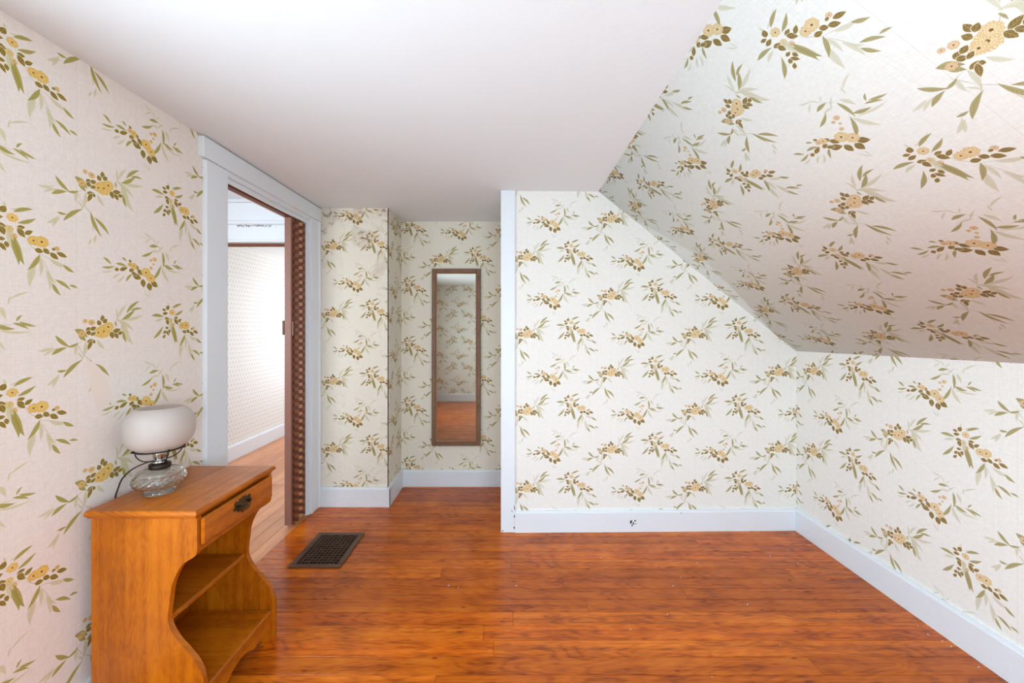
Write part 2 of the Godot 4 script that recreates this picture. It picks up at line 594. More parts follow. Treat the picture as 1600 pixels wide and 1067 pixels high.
func dots_tex() -> ImageTexture:
	# small sprigs on the white paper of the hall
	var w := 256
	var im := Image.create(w, w, false, Image.FORMAT_RGB8)
	im.fill(c8(238, 237, 233))
	for row in 4:
		for k in 4:
			var cx := k * 64 + (32 if row % 2 == 1 else 0) + 16
			var cy := row * 64 + 32
			for y in range(-15, 16):
				for x in range(-9, 10):
					var q := Vector2(x / 8.0 - y * 0.02, y / 14.0).length()
					if q < 1.0 and (absf(x - 3.0 * sin(y * 0.4)) > 1.4):
						im.set_pixel(posmod(cx + x, w), posmod(cy + y, w), c8(186, 183, 176) if y % 7 < 4 else c8(212, 209, 203))
	return tex(im)

func make_materials():
	# leaf tones: dark, olive, sage, stem, then the flowers (petal, outline, heart, bud)
	var faded := [[c8(130, 107, 60), c8(178, 153, 100)], [c8(174, 163, 114), c8(150, 136, 84)], [c8(214, 208, 182), c8(200, 194, 162)], [c8(172, 160, 120), c8(172, 160, 120)], [c8(242, 222, 180), c8(200, 156, 96), c8(128, 94, 46), c8(234, 210, 180)]]
	var fresh := [[c8(132, 109, 44), c8(180, 156, 80)], [c8(176, 165, 92), c8(150, 134, 60)], [c8(214, 206, 166), c8(198, 191, 140)], [c8(168, 152, 96), c8(168, 152, 96)], [c8(246, 216, 136), c8(204, 146, 52), c8(128, 90, 28), c8(236, 206, 156)]]
	M.paper = solid(Color.WHITE, 0.85)
	M.paper.metallic_specular = 0.25
	M.paper.albedo_texture = wallpaper_tex(c8(241, 239, 233), faded, 11)
	M.paper_left = solid(Color.WHITE, 0.85)
	M.paper_left.metallic_specular = 0.25
	M.paper_left.albedo_texture = wallpaper_tex(c8(240, 230, 222), fresh, 12)
	M.paper_aged = M.paper.duplicate()
	M.paper_aged.albedo_color = c8(252, 248, 238)
	M.paper_stained = M.paper_aged.duplicate()
	M.paper_stained.detail_enabled = true
	M.paper_stained.detail_uv_layer = BaseMaterial3D.DETAIL_UV_2
	M.paper_stained.detail_blend_mode = BaseMaterial3D.BLEND_MODE_MIX
	M.paper_stained.detail_albedo = stain_tex()
	M.bare = solid(c8(240, 224, 212), 0.85)
	M.hall_paper = solid(Color.WHITE, 0.7)
	M.hall_paper.albedo_texture = dots_tex()
	var pn := normal_tex(512, 512, 31, 0.02, 4, 3.0)
	M.paint = solid(c8(233, 239, 245), 0.42)
	M.paint.normal_enabled = true
	M.paint.normal_texture = pn
	M.paint.normal_scale = 0.25
	M.paint.uv1_triplanar = true
	M.paint.uv1_scale = Vector3(2.2, 2.2, 2.2)
	M.plaster = solid(c8(236, 240, 243), 0.8)
	M.plaster.normal_enabled = true
	M.plaster.normal_texture = normal_tex(1024, 1024, 32, 0.012, 5, 5.0)
	M.plaster.normal_scale = 0.14
	M.plaster.uv1_triplanar = true
	M.plaster.uv1_scale = Vector3(0.9, 0.9, 0.9)
	M.white = solid(c8(236, 236, 234), 0.6)
	M.chip = solid(c8(62, 58, 54), 0.8)
	# floor
	var fl := wood_tex(1024, 512, 41, c8(130, 56, 8), c8(204, 101, 16), c8(230, 130, 32), 1.15, 5.0, 7)
	var fn := normal_tex(1024, 512, 45, 0.03, 4, 4.0, 512, 512)
	var tints := [Color(1, 1, 1), Color(0.90, 0.87, 0.84), Color(1.0, 0.96, 0.90), Color(0.95, 0.90, 0.88)]
	M.planks = []
	for t in tints:
		var m := solid(t, 0.26)
		m.albedo_texture = fl
		m.normal_enabled = true
		m.normal_texture = fn
		m.normal_scale = 0.12
		m.clearcoat_enabled = true
		m.clearcoat = 0.12
		m.metallic_specular = 0.34
		m.clearcoat_roughness = 0.14
		M.planks.append(m)
	var hl := wood_tex(512, 512, 43, c8(172, 104, 62), c8(206, 138, 90), c8(224, 162, 114), 0.8, 4.0, 2)  # wood lightened to stand for the stronger light in the hall
	M.lit_hall_planks = []
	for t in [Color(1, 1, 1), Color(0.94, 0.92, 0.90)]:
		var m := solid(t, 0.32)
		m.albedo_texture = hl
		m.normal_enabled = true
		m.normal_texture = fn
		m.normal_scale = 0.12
		M.lit_hall_planks.append(m)
	M.gap = solid(c8(52, 26, 14), 0.9)
	# furniture
	M.maple = solid(Color.WHITE, 0.34)
	M.maple.albedo_texture = wood_tex(1024, 512, 51, c8(140, 68, 6), c8(188, 102, 12), c8(210, 126, 26), 0.7, 4.0, 0, 7)
	M.maple.uv1_scale = Vector3(1.6, 2.2, 1)
	M.maple.metallic_specular = 0.35
	M.maple.clearcoat_enabled = true
	M.maple.clearcoat = 0.2
	M.maple.clearcoat_roughness = 0.25
	M.maple_up = M.maple.duplicate()
	M.brass = solid(c8(96, 80, 52), 0.38, 0.9)
	M.dark_metal = solid(c8(52, 44, 38), 0.4, 0.8)
	M.iron = solid(c8(96, 68, 50), 0.45, 0.3)
	M.well = solid(c8(18, 14, 12), 0.9)  # near-black, stands for the dark inside of the register
	M.steel = solid(c8(190, 190, 188), 0.2, 1.0)
	M.cord = solid(c8(48, 36, 30), 0.5)
	M.frame = solid(Color.WHITE, 0.5)
	M.frame.albedo_texture = wood_tex(512, 128, 61, c8(92, 62, 42), c8(122, 88, 62), c8(140, 104, 76), 0.7, 6.0, 0)
	M.frame_lip = solid(c8(176, 128, 88), 0.45)
	M.mirror = solid(c8(180, 178, 168), 0.02, 1.0)
	M.vinyl = solid(c8(134, 92, 78), 0.5)
	M.weave_dark = solid(c8(112, 58, 32), 0.55)
	M.weave_red = solid(c8(158, 92, 52), 0.5)
	M.weave_light = solid(c8(206, 150, 108), 0.5)
	M.shade = solid(c8(208, 199, 194), 0.45)
	M.shade.backlight_enabled = true
	M.shade.backlight = Color(1.0, 0.98, 0.96)
	M.shade.clearcoat_enabled = true
	M.shade.clearcoat = 0.35
	M.shade.clearcoat_roughness = 0.28
	M.glass = solid(Color(0.97, 0.98, 0.97), 0.02)
	M.glass.transparency = BaseMaterial3D.TRANSPARENCY_ALPHA
	M.glass.albedo_color.a = 0.02
	M.glass.refraction_enabled = true
	M.glass.refraction_scale = 0.05
	M.pane = solid(Color(0.95, 0.97, 1.0, 0.08), 0.02)
	M.pane.transparency = BaseMaterial3D.TRANSPARENCY_ALPHA

# ------------------------------------------------------------------ the room
# a papered wall: polygons in (a to the right, height) seen from inside; ua, va: where the anchor spray lies on it
func papered(called: String, polys: Array, o: Vector3, ux: Vector3, uy: Vector3, thick: float, ua: float, va: float, mat: Material) -> MeshInstance3D:
	var st := new_st()
	for p in polys:
		prism(st, pv(p), o, ux, uy, thick, Vector2(ua - AU, va + AV), Vector2(1.0 / PU, 1.0 / PV))
	return put(called, st, mat)

func structure(o, label: String, category := "wall"):
	return tag(o, label, category, "structure")

const FAR0 := Vector3(0, 0, -2.478)   # the facing wall stands a little askew

func build_shell():
	var X := Vector3(1, 0, 0)
	var Y := Vector3(0, 1, 0)
	var fdir := Vector3(1.76, 0, -0.026).normalized()
	var w = papered("wall_back", [[[-0.045, 0], [1.8, 0], [1.8, 1.08], [SLOPE_X, 2.09], [-0.045, 2.09]]], FAR0, fdir, Y, 0.09, 0.785, 0.696, M.paper)
	structure(w, "floral papered gable-shaped wall with the sloping upper right edge and white baseboard")
	# left wall with the doorway
	w = papered("wall_left", [[[0.66, 0], [1.90, 0], [1.90, 1.97], [2.70, 1.97], [2.70, 0], [3.3, 0], [3.3, 2.1], [0.66, 2.1]], [[REAR - 0.1, 0], [0.08, 0], [0.08, 2.1], [REAR - 0.1, 2.1]], [[0.08, 0], [0.66, 0], [0.66, 0.55], [0.08, 0.55]], [[0.08, 1.55], [0.66, 1.55], [0.66, 2.1], [0.08, 2.1]]], Vector3(XL, 0, 0), Vector3(0, 0, -1), Y, 0.11, 1.5027, 1.430, M.paper_left)
	structure(w, "pinkish wallpapered wall with gold flowers behind the nightstand")
	var st := new_st()
	prism(st, spline([Vector2(1.2845, 1.141), Vector2(1.3205, 1.113), Vector2(1.350, 1.066), Vector2(1.3607, 1.026), Vector2(1.356, 0.988), Vector2(1.338, 0.985), Vector2(1.3205, 0.972), Vector2(1.312, 0.99), Vector2(1.307, 1.018), Vector2(1.296, 1.05), Vector2(1.292, 1.09), Vector2(1.280, 1.12), Vector2(1.2845, 1.141)], 3).slice(0, -1), Vector3(XL + 0.0006, 0, 0), Vector3(0, 0, -1), Y, 0.0012)
	put("torn_patch", st, M.bare, w).set_meta("label", "bare peach patch where the paper is torn")
	# right knee wall; its top rises a little towards the camera
	w = papered("wall_right", [[[-2.6, 0], [1.1, 0], [1.1, 1.166], [-2.6, 1.094]]], Vector3(XR, 0, 0), Vector3(0, 0, 1), Y, 0.1, -1.678, 0.955, M.paper)
	structure(w, "low floral knee wall under the slope")
	# the slope
	st = new_st()
	var k0 := Vector3(XR, 1.094, -2.6); var k1 := Vector3(XR, 1.166, 1.1)
	var t0 := Vector3(SLOPE_X, CEIL, -2.6); var t1 := Vector3(SLOPE_X, CEIL, 1.1)
	var sl := sqrt(pow(XR - SLOPE_X, 2) + pow(CEIL - 1.108, 2))
	var suv := func(a: float, s: float) -> Vector2: return Vector2((a + 1.119 + AU) / PU, -(s - 1.061 - AV) / PV)
	var nn := Vector3(0.62, 0.785, 0) * 0.1
	quad(st, k0, k1, t1, t0, suv.call(-2.6, 0.0), suv.call(1.1, 0.0), suv.call(1.1, sl), suv.call(-2.6, sl))
	quad(st, k1 + nn, k0 + nn, t0 + nn, t1 + nn)
	quad(st, k0, k0 + nn, k1 + nn, k1)
	quad(st, t0, t1, t1 + nn, t0 + nn)
	quad(st, k0, t0, t0 + nn, k0 + nn)
	quad(st, k1, k1 + nn, t1 + nn, t1)
	structure(put("wall_slope", st, M.paper), "sloping floral papered ceiling side above the low wall")
	# alcove and chimney
	w = papered("wall_alcove", [[[-1.0, 0], [0.05, 0], [0.05, 2.1], [-1.0, 2.1]]], Vector3(0, 0, -3.19), X, Y, 0.1, -0.378, 1.973, M.paper_aged)
	structure(w, "floral papered wall at the back of the narrow alcove behind the mirror")
	uv2_on = true
	st = new_st()
	var uvs := Vector2(1.0 / PU, 1.0 / PV)
	prism(st, pv([[-1.34, 0], [-0.852, 0], [-0.852, 2.1], [-1.34, 2.1]]), Vector3(0, 0, -2.83), X, Y, 0.02, Vector2(-1.0635 - AU, 1.536 + AV), uvs)
	prism(st, pv([[2.831, 0], [3.2, 0], [3.2, 2.1], [2.831, 2.1]]), Vector3(-0.852, 0, 0), Vector3(0, 0, -1), Y, 0.02, Vector2(3.02 - AU, 1.50 + AV), uvs)
	structure(put("wall_chimney", st, M.paper_stained), "floral papered chimney breast between the doorway and the alcove")
	uv2_on = false
	# partition side of the alcove
	st = new_st()
	prism(st, pv([[2.50, 0], [3.2, 0], [3.2, 2.1], [2.50, 2.1]]), Vector3(0.045, 0, 0), Vector3(0, 0, -1), Y, 0.095, Vector2(2.7, 1.5), uvs)
	structure(put("wall_inner", st, M.paper), "papered return of the partition inside the alcove")
	# rear wall with the window
	var zr := -REAR
	w = papered("wall_rear", [[[-1.8, 0], [1.34, 0], [1.34, 2.1], [-0.15, 2.1], [-0.15, 0.7], [-0.95, 0.7], [-0.95, 1.82], [-1.8, 1.15]], [[-0.95, 1.7], [-0.15, 1.7], [-0.15, 2.1], [-0.6, 2.1], [-0.95, 1.82]]], Vector3(0, 0, zr), Vector3(-1, 0, 0), Y, 0.12, 0.4, 1.5, M.paper)
	structure(w, "floral papered wall with the window, seen in the mirror")
	# ceiling
	st = new_st()
	slab(st, -1.46, SLOPE_X + 0.004, CEIL, CEIL + 0.12, -1.1, 3.3, 0.0)
	structure(put("ceiling", st, M.plaster), "white plastered flat ceiling", "ceiling")
	# baseboards
	st = new_st()
	skirting(st, FAR0 + fdir * 0.03, FAR0 + fdir * 1.75, 0.128)
	var bb = put("baseboard_back", st, M.paint)
	structure(bb, "white baseboard with a chipped spot under the wide floral wall", "baseboard")
	st = new_st()
	for q in [[0.735, 0.060, 0.014], [0.748, 0.052, 0.011], [0.741, 0.040, 0.008], [0.76, 0.068, 0.009], [0.763, 0.05, 0.006], [1.04, 0.112, 0.006]]:
		chip(st, FAR0 + fdir * q[0] + Vector3(0, q[1], 0.0187), fdir, Y, q[2])
	put("paint_chip", st, M.chip, bb).set_meta("label", "dark chipped paint")
	st = new_st()
	skirting(st, Vector3(XR, 0, -2.495), Vector3(XR, 0, 0.94), 0.135)
	structure(put("baseboard_right", st, M.paint), "white baseboard along the low right-hand wall", "baseboard")
	st = new_st()
	skirting(st, Vector3(-0.852, 0, -3.19), Vector3(-0.05, 0, -3.19), 0.128)
	structure(put("baseboard_alcove", st, M.paint), "white baseboard under the wall mirror", "baseboard")
	st = new_st()
	skirting(st, Vector3(-1.32, 0, -2.83), Vector3(-0.834, 0, -2.83), 0.135)
	skirting(st, Vector3(-0.852, 0, -2.81), Vector3(-0.852, 0, -3.19), 0.135)
	structure(put("baseboard_chimney", st, M.paint), "scuffed white baseboard wrapped round the chimney breast", "baseboard")
	st = new_st()
	skirting(st, Vector3(XL, 0, 0.94), Vector3(XL, 0, -1.765), 0.13)
	structure(put("baseboard_left", st, M.paint), "white baseboard behind the nightstand", "baseboard")
	st = new_st()
	skirting(st, Vector3(1.75, 0, zr), Vector3(XL, 0, zr), 0.135)
	structure(put("baseboard_rear", st, M.paint), "white baseboard seen in the mirror", "baseboard")
	# end board of the partition
	st = new_st()
	slab(st, -0.056, 0.031, 0.0, CEIL, 2.462, 2.52, 0.003)
	var cb = put("trim_1", st, M.paint)
	structure(cb, "tall white corner board at the edge of the alcove", "trim")
	st = new_st()
	for q in [[-0.046, 0.012, 0.010], [0.026, 0.10, 0.012], [0.024, 0.03, 0.012], [0.010, 0.135, 0.006], [0.027, 0.145, 0.01], [0.025, 0.16, 0.008], [0.012, 0.128, 0.005]]:
		chip(st, Vector3(q[0], q[1], -2.4613), X, Y, q[2], 0.4)
	put("paint_chip", st, M.chip, cb).set_meta("label", "dark chipped paint")

# a small ragged flake
func chip(st: SurfaceTool, at: Vector3, ux: Vector3, uy: Vector3, r: float, narrow := 0.7):
	var p := []
	for i in 7:
		var q := r * rng.randf_range(0.45, 1.0)
		p.append([cos(TAU * i / 7.0) * q * narrow, sin(TAU * i / 7.0) * q])
	prism(st, pv(p), at, ux, uy, 0.0008)

# a baseboard from a to b along a wall; the room lies to the left of a->b seen from above... the profile has a groove below its cap
func skirting(st: SurfaceTool, a: Vector3, b: Vector3, h: float):
	var t := (b - a).normalized()
	var n := Vector3.UP.cross(t)   # towards the room when the wall is on the right of a->b
	n = -n
	if a.x == b.x or absf(t.x) < 0.3:
		n = Vector3(-1, 0, 0) if a.x > 1.0 else Vector3(1, 0, 0)
	else:
		n = Vector3(0, 0, -1) if a.z > 0 else Vector3(-t.z, 0, t.x)
		if a.z < 0 and n.z < 0:
			n = -n
	var prof := [Vector2(0.0, 0), Vector2(0.018, 0), Vector2(0.018, h - 0.012), Vector2(0.0135, h - 0.009), Vector2(0.0135, h - 0.006), Vector2(0.012, h), Vector2(0.0, h)]
	st.set_smooth_group(-1)
	var flip := n.cross(Vector3.UP).dot(t) > 0
	for i in prof.size():
		var p: Vector2 = prof[i]; var q: Vector2 = prof[(i + 1) % prof.size()]
		var A := a + n * p.x + Vector3.UP * p.y; var B := b + n * p.x + Vector3.UP * p.y
		var C := b + n * q.x + Vector3.UP * q.y; var D := a + n * q.x + Vector3.UP * q.y
		if flip:
			quad(st, B, A, D, C)
		else:
			quad(st, A, B, C, D)
	for e in [a, b]:
		for i in range(1, prof.size() - 1):
			tri(st, e, e + n * prof[i].x + Vector3.UP * prof[i].y, e + n * prof[i + 1].x + Vector3.UP * prof[i + 1].y)

# ------------------------------------------------------------------ floor boards
func plank(st: SurfaceTool, lo: Vector3, hi: Vector3, along_x: bool):
	# top with fine chamfers, uv along the grain
	var c := 0.0005
	st.set_smooth_group(-1)
	var off := Vector2(rng.randf(), rng.randf())
	var uv := func(p: Vector3) -> Vector2: return off + (Vector2(p.x / 1.35, p.z / 0.62) if along_x else Vector2(p.z / 1.35, p.x / 0.62))
	var P := func(x: float, y: float, z: float) -> Vector3: return Vector3(x, y, z)
	var a: Vector3 = P.call(lo.x + c, hi.y, hi.z - c); var b: Vector3 = P.call(hi.x - c, hi.y, hi.z - c)
	var d: Vector3 = P.call(hi.x - c, hi.y, lo.z + c); var e: Vector3 = P.call(lo.x + c, hi.y, lo.z + c)
	var y1 := hi.y - c
	var a1: Vector3 = P.call(lo.x, y1, hi.z); var b1: Vector3 = P.call(hi.x, y1, hi.z)
	var d1: Vector3 = P.call(hi.x, y1, lo.z); var e1: Vector3 = P.call(lo.x, y1, lo.z)
	quad(st, a, b, d, e, uv.call(a), uv.call(b), uv.call(d), uv.call(e))
	for q in [[a1, b1, b, a], [b1, d1, d, b], [d1, e1, e, d], [e1, a1, a, e]]:
		quad(st, q[0], q[1], q[2], q[3], uv.call(q[0]), uv.call(q[1]), uv.call(q[2]), uv.call(q[3]))
	var dn := Vector3(0, lo.y - y1, 0)
	for q in [[a1, b1], [b1, d1], [d1, e1], [e1, a1]]:
		quad(st, q[0] + dn, q[1] + dn, q[1], q[0], uv.call(q[0]), uv.call(q[1]), uv.call(q[1]), uv.call(q[0]))

func build_floor():
	var st := new_st()
	slab(st, XL, 1.86, -0.10, -0.006, -1.1, 3.3, 0.0)
	var f = put("floor", st, M.gap)
	structure(f, "varnished orange-brown floor of narrow wooden boards", "floor")
	var pitch := 0.0805
	var row := 0
	var d := 2.34 - pitch * 42
	while d < 3.25:
		var d0 := d
		var d1 := d + pitch
		d += pitch
		row += 1
		if d1 < REAR - 0.03:
			continue
		var x0 := XL
		var xe := 1.77 if d0 < 2.50 else 0.03
		var x := x0
		var first := true
		while x < xe - 0.01:
			var l := rng.randf_range(1.3, 2.9)
			if first:
				l *= rng.randf_range(0.4, 1.0)
			first = false
			var x1 := minf(x + l, xe)
			if xe - x1 < 0.35:
				x1 = xe
			st = new_st()
			var drop := rng.randf_range(0.0, 0.0007)
			plank(st, Vector3(x + 0.0004, -0.012, -d1 + 0.0009), Vector3(x1 - 0.0006, -drop, -d0 - 0.0009), true)
			put("board", st, M.planks[rng.randi() % 4], f, Vector3.ZERO, true)
			x = x1

	st = new_st()
	var r2 := RandomNumberGenerator.new()
	r2.seed = 91
	for i in 26:
		var at := Vector3(r2.randf_range(-0.7, 1.72), 0.0002, -r2.randf_range(1.35, 2.4))
		if i < 9:
			at.x = XR - 0.025 - r2.randf() * 0.05
		var rad := r2.randf_range(0.0012, 0.0034)
		var p := []
		for k in 6:
			var q := rad * r2.randf_range(0.5, 1.0)
			p.append([cos(TAU * k / 6.0) * q * 1.3, sin(TAU * k / 6.0) * q])
		prism(st, pv(p), at + Vector3(0, 0.0008, 0), Vector3(1, 0, 0), Vector3(0, 0, -1), 0.0008)
	var fk = put("paint_fleck", st, M.paint, f)
	fk.set_meta("kind", "stuff")

# ------------------------------------------------------------------ doorway and folding door
func build_doorway():
	var n := base("door_1", Vector3(XL, 0, -2.3))
	structure(n, "white doorway trim with flat casing boards reaching the ceiling", "door frame")
	var add := func(called: String, x0: float, x1: float, y0: float, y1: float, d0: float, d1: float, c := 0.003):
		var st := new_st()
		slab(st, x0 - XL, x1 - XL, y0, y1, d0 - 2.3, d1 - 2.3, c)
		put(called, st, M.paint, n)
	add.call("casing_board", XL - 0.01, -1.318, 0.0, 1.974, 1.768, 1.904)
	add.call("casing_board", XL - 0.01, -1.318, 0.0, 1.974, 2.708, 2.832)
	add.call("head_board", XL - 0.01, -1.313, 1.976, CEIL - 0.006, 1.745, 2.836)
	add.call("backband", XL - 0.012, -1.309, 0.0, 1.974, 2.797, 2.83, 0.006)
	add.call("jamb", -1.47, -1.33, 0.0, 1.965, 1.885, 1.915)
	add.call("jamb", -1.47, -1.33, 0.0, 1.965, 2.694, 2.724)
	add.call("head_jamb", -1.47, -1.33, 1.952, 1.982, 1.90, 2.71)
	add.call("door_stop", -1.355, -1.343, 1.93, 1.953, 1.915, 2.695, 0.002)
	add.call("door_stop", -1.352, -1.342, 0.0, 1.953, 2.683, 2.695, 0.002)
	# folded accordion door
	var dn := base("door_2", Vector3(-1.365, 0, -2.6))
	structure(dn, "brown woven-wood accordion door folded against the far side of the doorway", "folding door")
	var st2 := new_st()
	slab(st2, -0.036, 0.0, 1.925, 1.951, 1.92 - 2.6, 2.69 - 2.6, 0.002)
	put("track", st2, M.weave_dark, dn)
	# leading post
	st2 = new_st()
	slab(st2, -0.030, 0.012, 0.018, 1.925, -0.085, -0.062, 0.003)
	var post = put("leading_post", st2, M.vinyl, dn)
	post.set_meta("label", "mauve-brown vinyl leading post")
	st2 = new_st()
	slab(st2, -0.044, -0.0305, 1.195, 1.285, -0.086, -0.070, 0.003)
	put("latch", st2, M.iron, post)
	st2 = new_st()
	slab(st2, 0.013, 0.022, 1.19, 1.28, -0.082, -0.070, 0.003)
	put("pull_plate", st2, M.vinyl, post)
	# pleats: a zigzag in plan, each a thin backing with woven blocks
	var zz := []
	for i in 7:
		zz.append(Vector2(0.020 if i % 2 == 0 else -0.036, -0.061 + i * 0.025))
	var rows := 81
	for i in zz.size() - 1:
		var p: Vector2 = zz[i]; var q: Vector2 = zz[i + 1]
		var dir := (q - p).normalized()
		var nor := Vector2(dir.y, -dir.x)
		var ln := p.distance_to(q)
		var U := Vector3(dir.x, 0, -dir.y)
		var N := Vector3(nor.x, 0, -nor.y)
		if N.x < 0:
			N = -N
		st2 = new_st()
		panel_box(st2, Vector3(p.x, 0, -p.y), U, N, 0.0, ln, 0.012, 1.925, -0.0012, 0.0012)
		var pl = put("pleat", st2, M.weave_dark, dn)
		# two columns of blocks; the lighter ones differ in tone from fold to fold
		var cw := ln / 2.0
		for shade in 2:
			st2 = new_st()
			for c in 2:
				for r in rows:
					if (r + c + i / 2) % 2 != shade:
						continue
					var y0 := 0.014 + r * 1.908 / rows
					var proud := 0.0026 if shade == 0 else 0.0018
					panel_box(st2, Vector3(p.x, 0, -p.y), U, N, c * cw + 0.0008, (c + 1) * cw - 0.0008, y0 + 0.001, y0 + 1.908 / rows - 0.001, -proud, proud)
			var wv = put("weave", st2, [M.weave_red, M.weave_light, M.weave_red][(i / 2) % 3] if shade == 0 else M.weave_dark, pl)
			wv.set_meta("kind", "stuff")

func panel_box(st: SurfaceTool, o: Vector3, U: Vector3, N: Vector3, u0: float, u1: float, y0: float, y1: float, n0: float, n1: float):
	st.set_smooth_group(-1)
	var Y := Vector3.UP
	var p := func(u: float, y: float, n: float) -> Vector3: return o + U * u + Y * y + N * n
	var m: Vector3 = p.call((u0 + u1) / 2, (y0 + y1) / 2, (n0 + n1) / 2)
	for s in [n0, n1]:
		face(st, [p.call(u0, y0, s), p.call(u1, y0, s), p.call(u1, y1, s), p.call(u0, y1, s)], m)
	for s in [u0, u1]:
		face(st, [p.call(s, y0, n0), p.call(s, y0, n1), p.call(s, y1, n1), p.call(s, y1, n0)], m)
	for s in [y0, y1]:
		face(st, [p.call(u0, s, n0), p.call(u1, s, n0), p.call(u1, s, n1), p.call(u0, s, n1)], m)

# ------------------------------------------------------------------ the hall and the room beyond
func build_hall():
	var Y := Vector3.UP
	var st := new_st()
	slab(st, -2.75, XL, -0.10, -0.006, 0.6, 5.7, 0.0)
	slab(st, XL, -0.1, -0.10, -0.006, 3.3, 5.7, 0.0)
	var f = put("floor_hall", st, M.gap)
	structure(f, "wooden boards of the bright hall beyond the doorway", "floor")
	var x := XL
	while x > -2.62:
		st = new_st()
		plank(st, Vector3(x - 0.081, -0.012, -3.205), Vector3(x - 0.0008, -rng.randf_range(0.0, 0.0006), -0.8), false)
		put("board", st, M.lit_hall_planks[rng.randi() % 2], f, Vector3.ZERO, true)
		x -= 0.082
	x = -0.2
	while x > -2.62:
		st = new_st()
		plank(st, Vector3(x - 0.11, -0.012, -5.5), Vector3(x - 0.0008, -rng.randf_range(0.0, 0.0006), -3.215), false)
		put("board", st, M.lit_hall_planks[rng.randi() % 2], f, Vector3.ZERO, true)
		x -= 0.111
	st = new_st()
	prism(st, pv([[0.7, 0], [5.6, 0], [5.6, 2.4], [0.7, 2.4]]), Vector3(-2.61, 0, 0), Vector3(0, 0, -1), Y, 0.1, Vector2.ZERO, Vector2(1.0 / 0.17, 1.0 / 0.17))
	structure(put("wall_hall", st, M.hall_paper), "bright white hall wall with a tiny sprig print")
	st = new_st()
	skirting(st, Vector3(-2.61, 0, -0.9), Vector3(-2.61, 0, -5.5), 0.14)
	structure(put("baseboard_hall", st, M.paint), "white baseboard along the bright hall wall", "baseboard")
	st = new_st()
	slab(st, -2.75, -2.38, 0.0, 2.4, 0.7, 0.8, 0.0)
	slab(st, -1.68, -1.44, 0.0, 2.4, 0.7, 0.8, 0.0)
	slab(st, -2.38, -1.68, 0.0, 1.0, 0.7, 0.8, 0.0)
	slab(st, -2.38, -1.68, 1.9, 2.4, 0.7, 0.8, 0.0)
	sash("window_3", Vector3(-2.03, 1.45, -0.75), 0.70, 0.90, "added unseen white sash window at the near end of the hall")  # out-of-view window added to go with the hall-end fill light
	structure(put("wall_hall_end", st, M.white), "plain end wall of the hall")
	st = new_st()
	slab(st, -2.75, -1.44, 2.25, 2.35, 0.7, 3.3, 0.0)
	structure(put("ceiling_hall", st, M.plaster), "white ceiling of the hall", "ceiling")
	st = new_st()
	slab(st, -2.75, -0.05, 2.035, 2.14, 3.27, 5.7, 0.0)
	structure(put("ceiling_beyond", st, M.plaster), "white ceiling of the room beyond the hall", "ceiling")
	st = new_st()
	slab(st, -0.15, -0.05, 0.0, 2.14, 3.28, 5.7, 0.0)
	slab(st, -1.40, -0.05, 0.0, 2.14, 3.295, 3.33, 0.0)
	structure(put("wall_beyond", st, M.white), "plain wall of the room beyond the hall")
	# far wall of that room, with its window opening
	st = new_st()
	for p in [[[-2.75, 0], [-2.25, 0], [-2.25, 2.14], [-2.75, 2.14]], [[-1.25, 0], [-0.05, 0], [-0.05, 2.14], [-1.25, 2.14]], [[-2.25, 0], [-1.25, 0], [-1.25, 0.8], [-2.25, 0.8]], [[-2.25, 1.9], [-1.25, 1.9], [-1.25, 2.14], [-2.25, 2.14]]]:
		prism(st, pv(p), Vector3(0, 0, -5.5), Vector3(1, 0, 0), Y, 0.12)
	structure(put("wall_beyond_end", st, M.white), "plain window wall of the room beyond the hall")
	sash("window_2", Vector3(-1.75, 1.35, -5.56), 1.0, 1.1, "white sash window of the room beyond the hall")
	# header across the hall
	var hd := base("trim_2", Vector3(-2.0, 1.88, -3.2))
	structure(hd, "white panelled header across the hall with dark flecks under its ledge", "trim")
	var add := func(called: String, y0: float, y1: float, d0: float, d1: float, m: Material, c := 0.003):
		var s := new_st()
		slab(s, -0.62, 0.56, y0 - 1.88, y1 - 1.88, d0 - 3.2, d1 - 3.2, c)
		return put(called, s, m, hd)
	add.call("header_board", 2.226, 2.252, 3.195, 3.30, M.paint)
	add.call("header_board", 2.075, 2.222, 3.19, 3.30, M.paint)
	add.call("ledge", 2.045, 2.075, 3.16, 3.30, M.paint, 0.008)
	var lw = add.call("header_board", 1.912, 2.045, 3.18, 3.30, M.paint)
	add.call("beading", 1.905, 1.925, 3.165, 3.2, M.paint, 0.005)
	add.call("door_track", 1.878, 1.900, 3.185, 3.22, M.weave_dark)
	var s2 := new_st()
	for i in 130:
		var q := pow(rng.randf(), 0.7)
		var xx := -2.2 + 0.36 * rng.randf_range(0.2, 1.0) * 0.9 + (0.05 if rng.randf() < 0.3 else 0.0)
		chip(s2, Vector3(xx + 2.0, 2.034 + rng.randf_range(-0.006, 0.008) - 1.88, 0.0208), Vector3(1, 0, 0), Y, rng.randf_range(0.001, 0.0042) * (0.5 + q), 1.0)
	put("dark_flecks", s2, M.chip, lw).set_meta("kind", "stuff")  # small dark flecks scattered just under the ledge
	st = new_st()
	slab(st, -2.65, -2.50, 0.0, 2.25, 3.2, 3.3, 0.003)
	slab(st, -1.55, -1.42, 0.0, 2.25, 3.2, 3.3, 0.003)
	structure(put("wall_hall_cross", st, M.white), "white posts of the opening at the end of the hall")

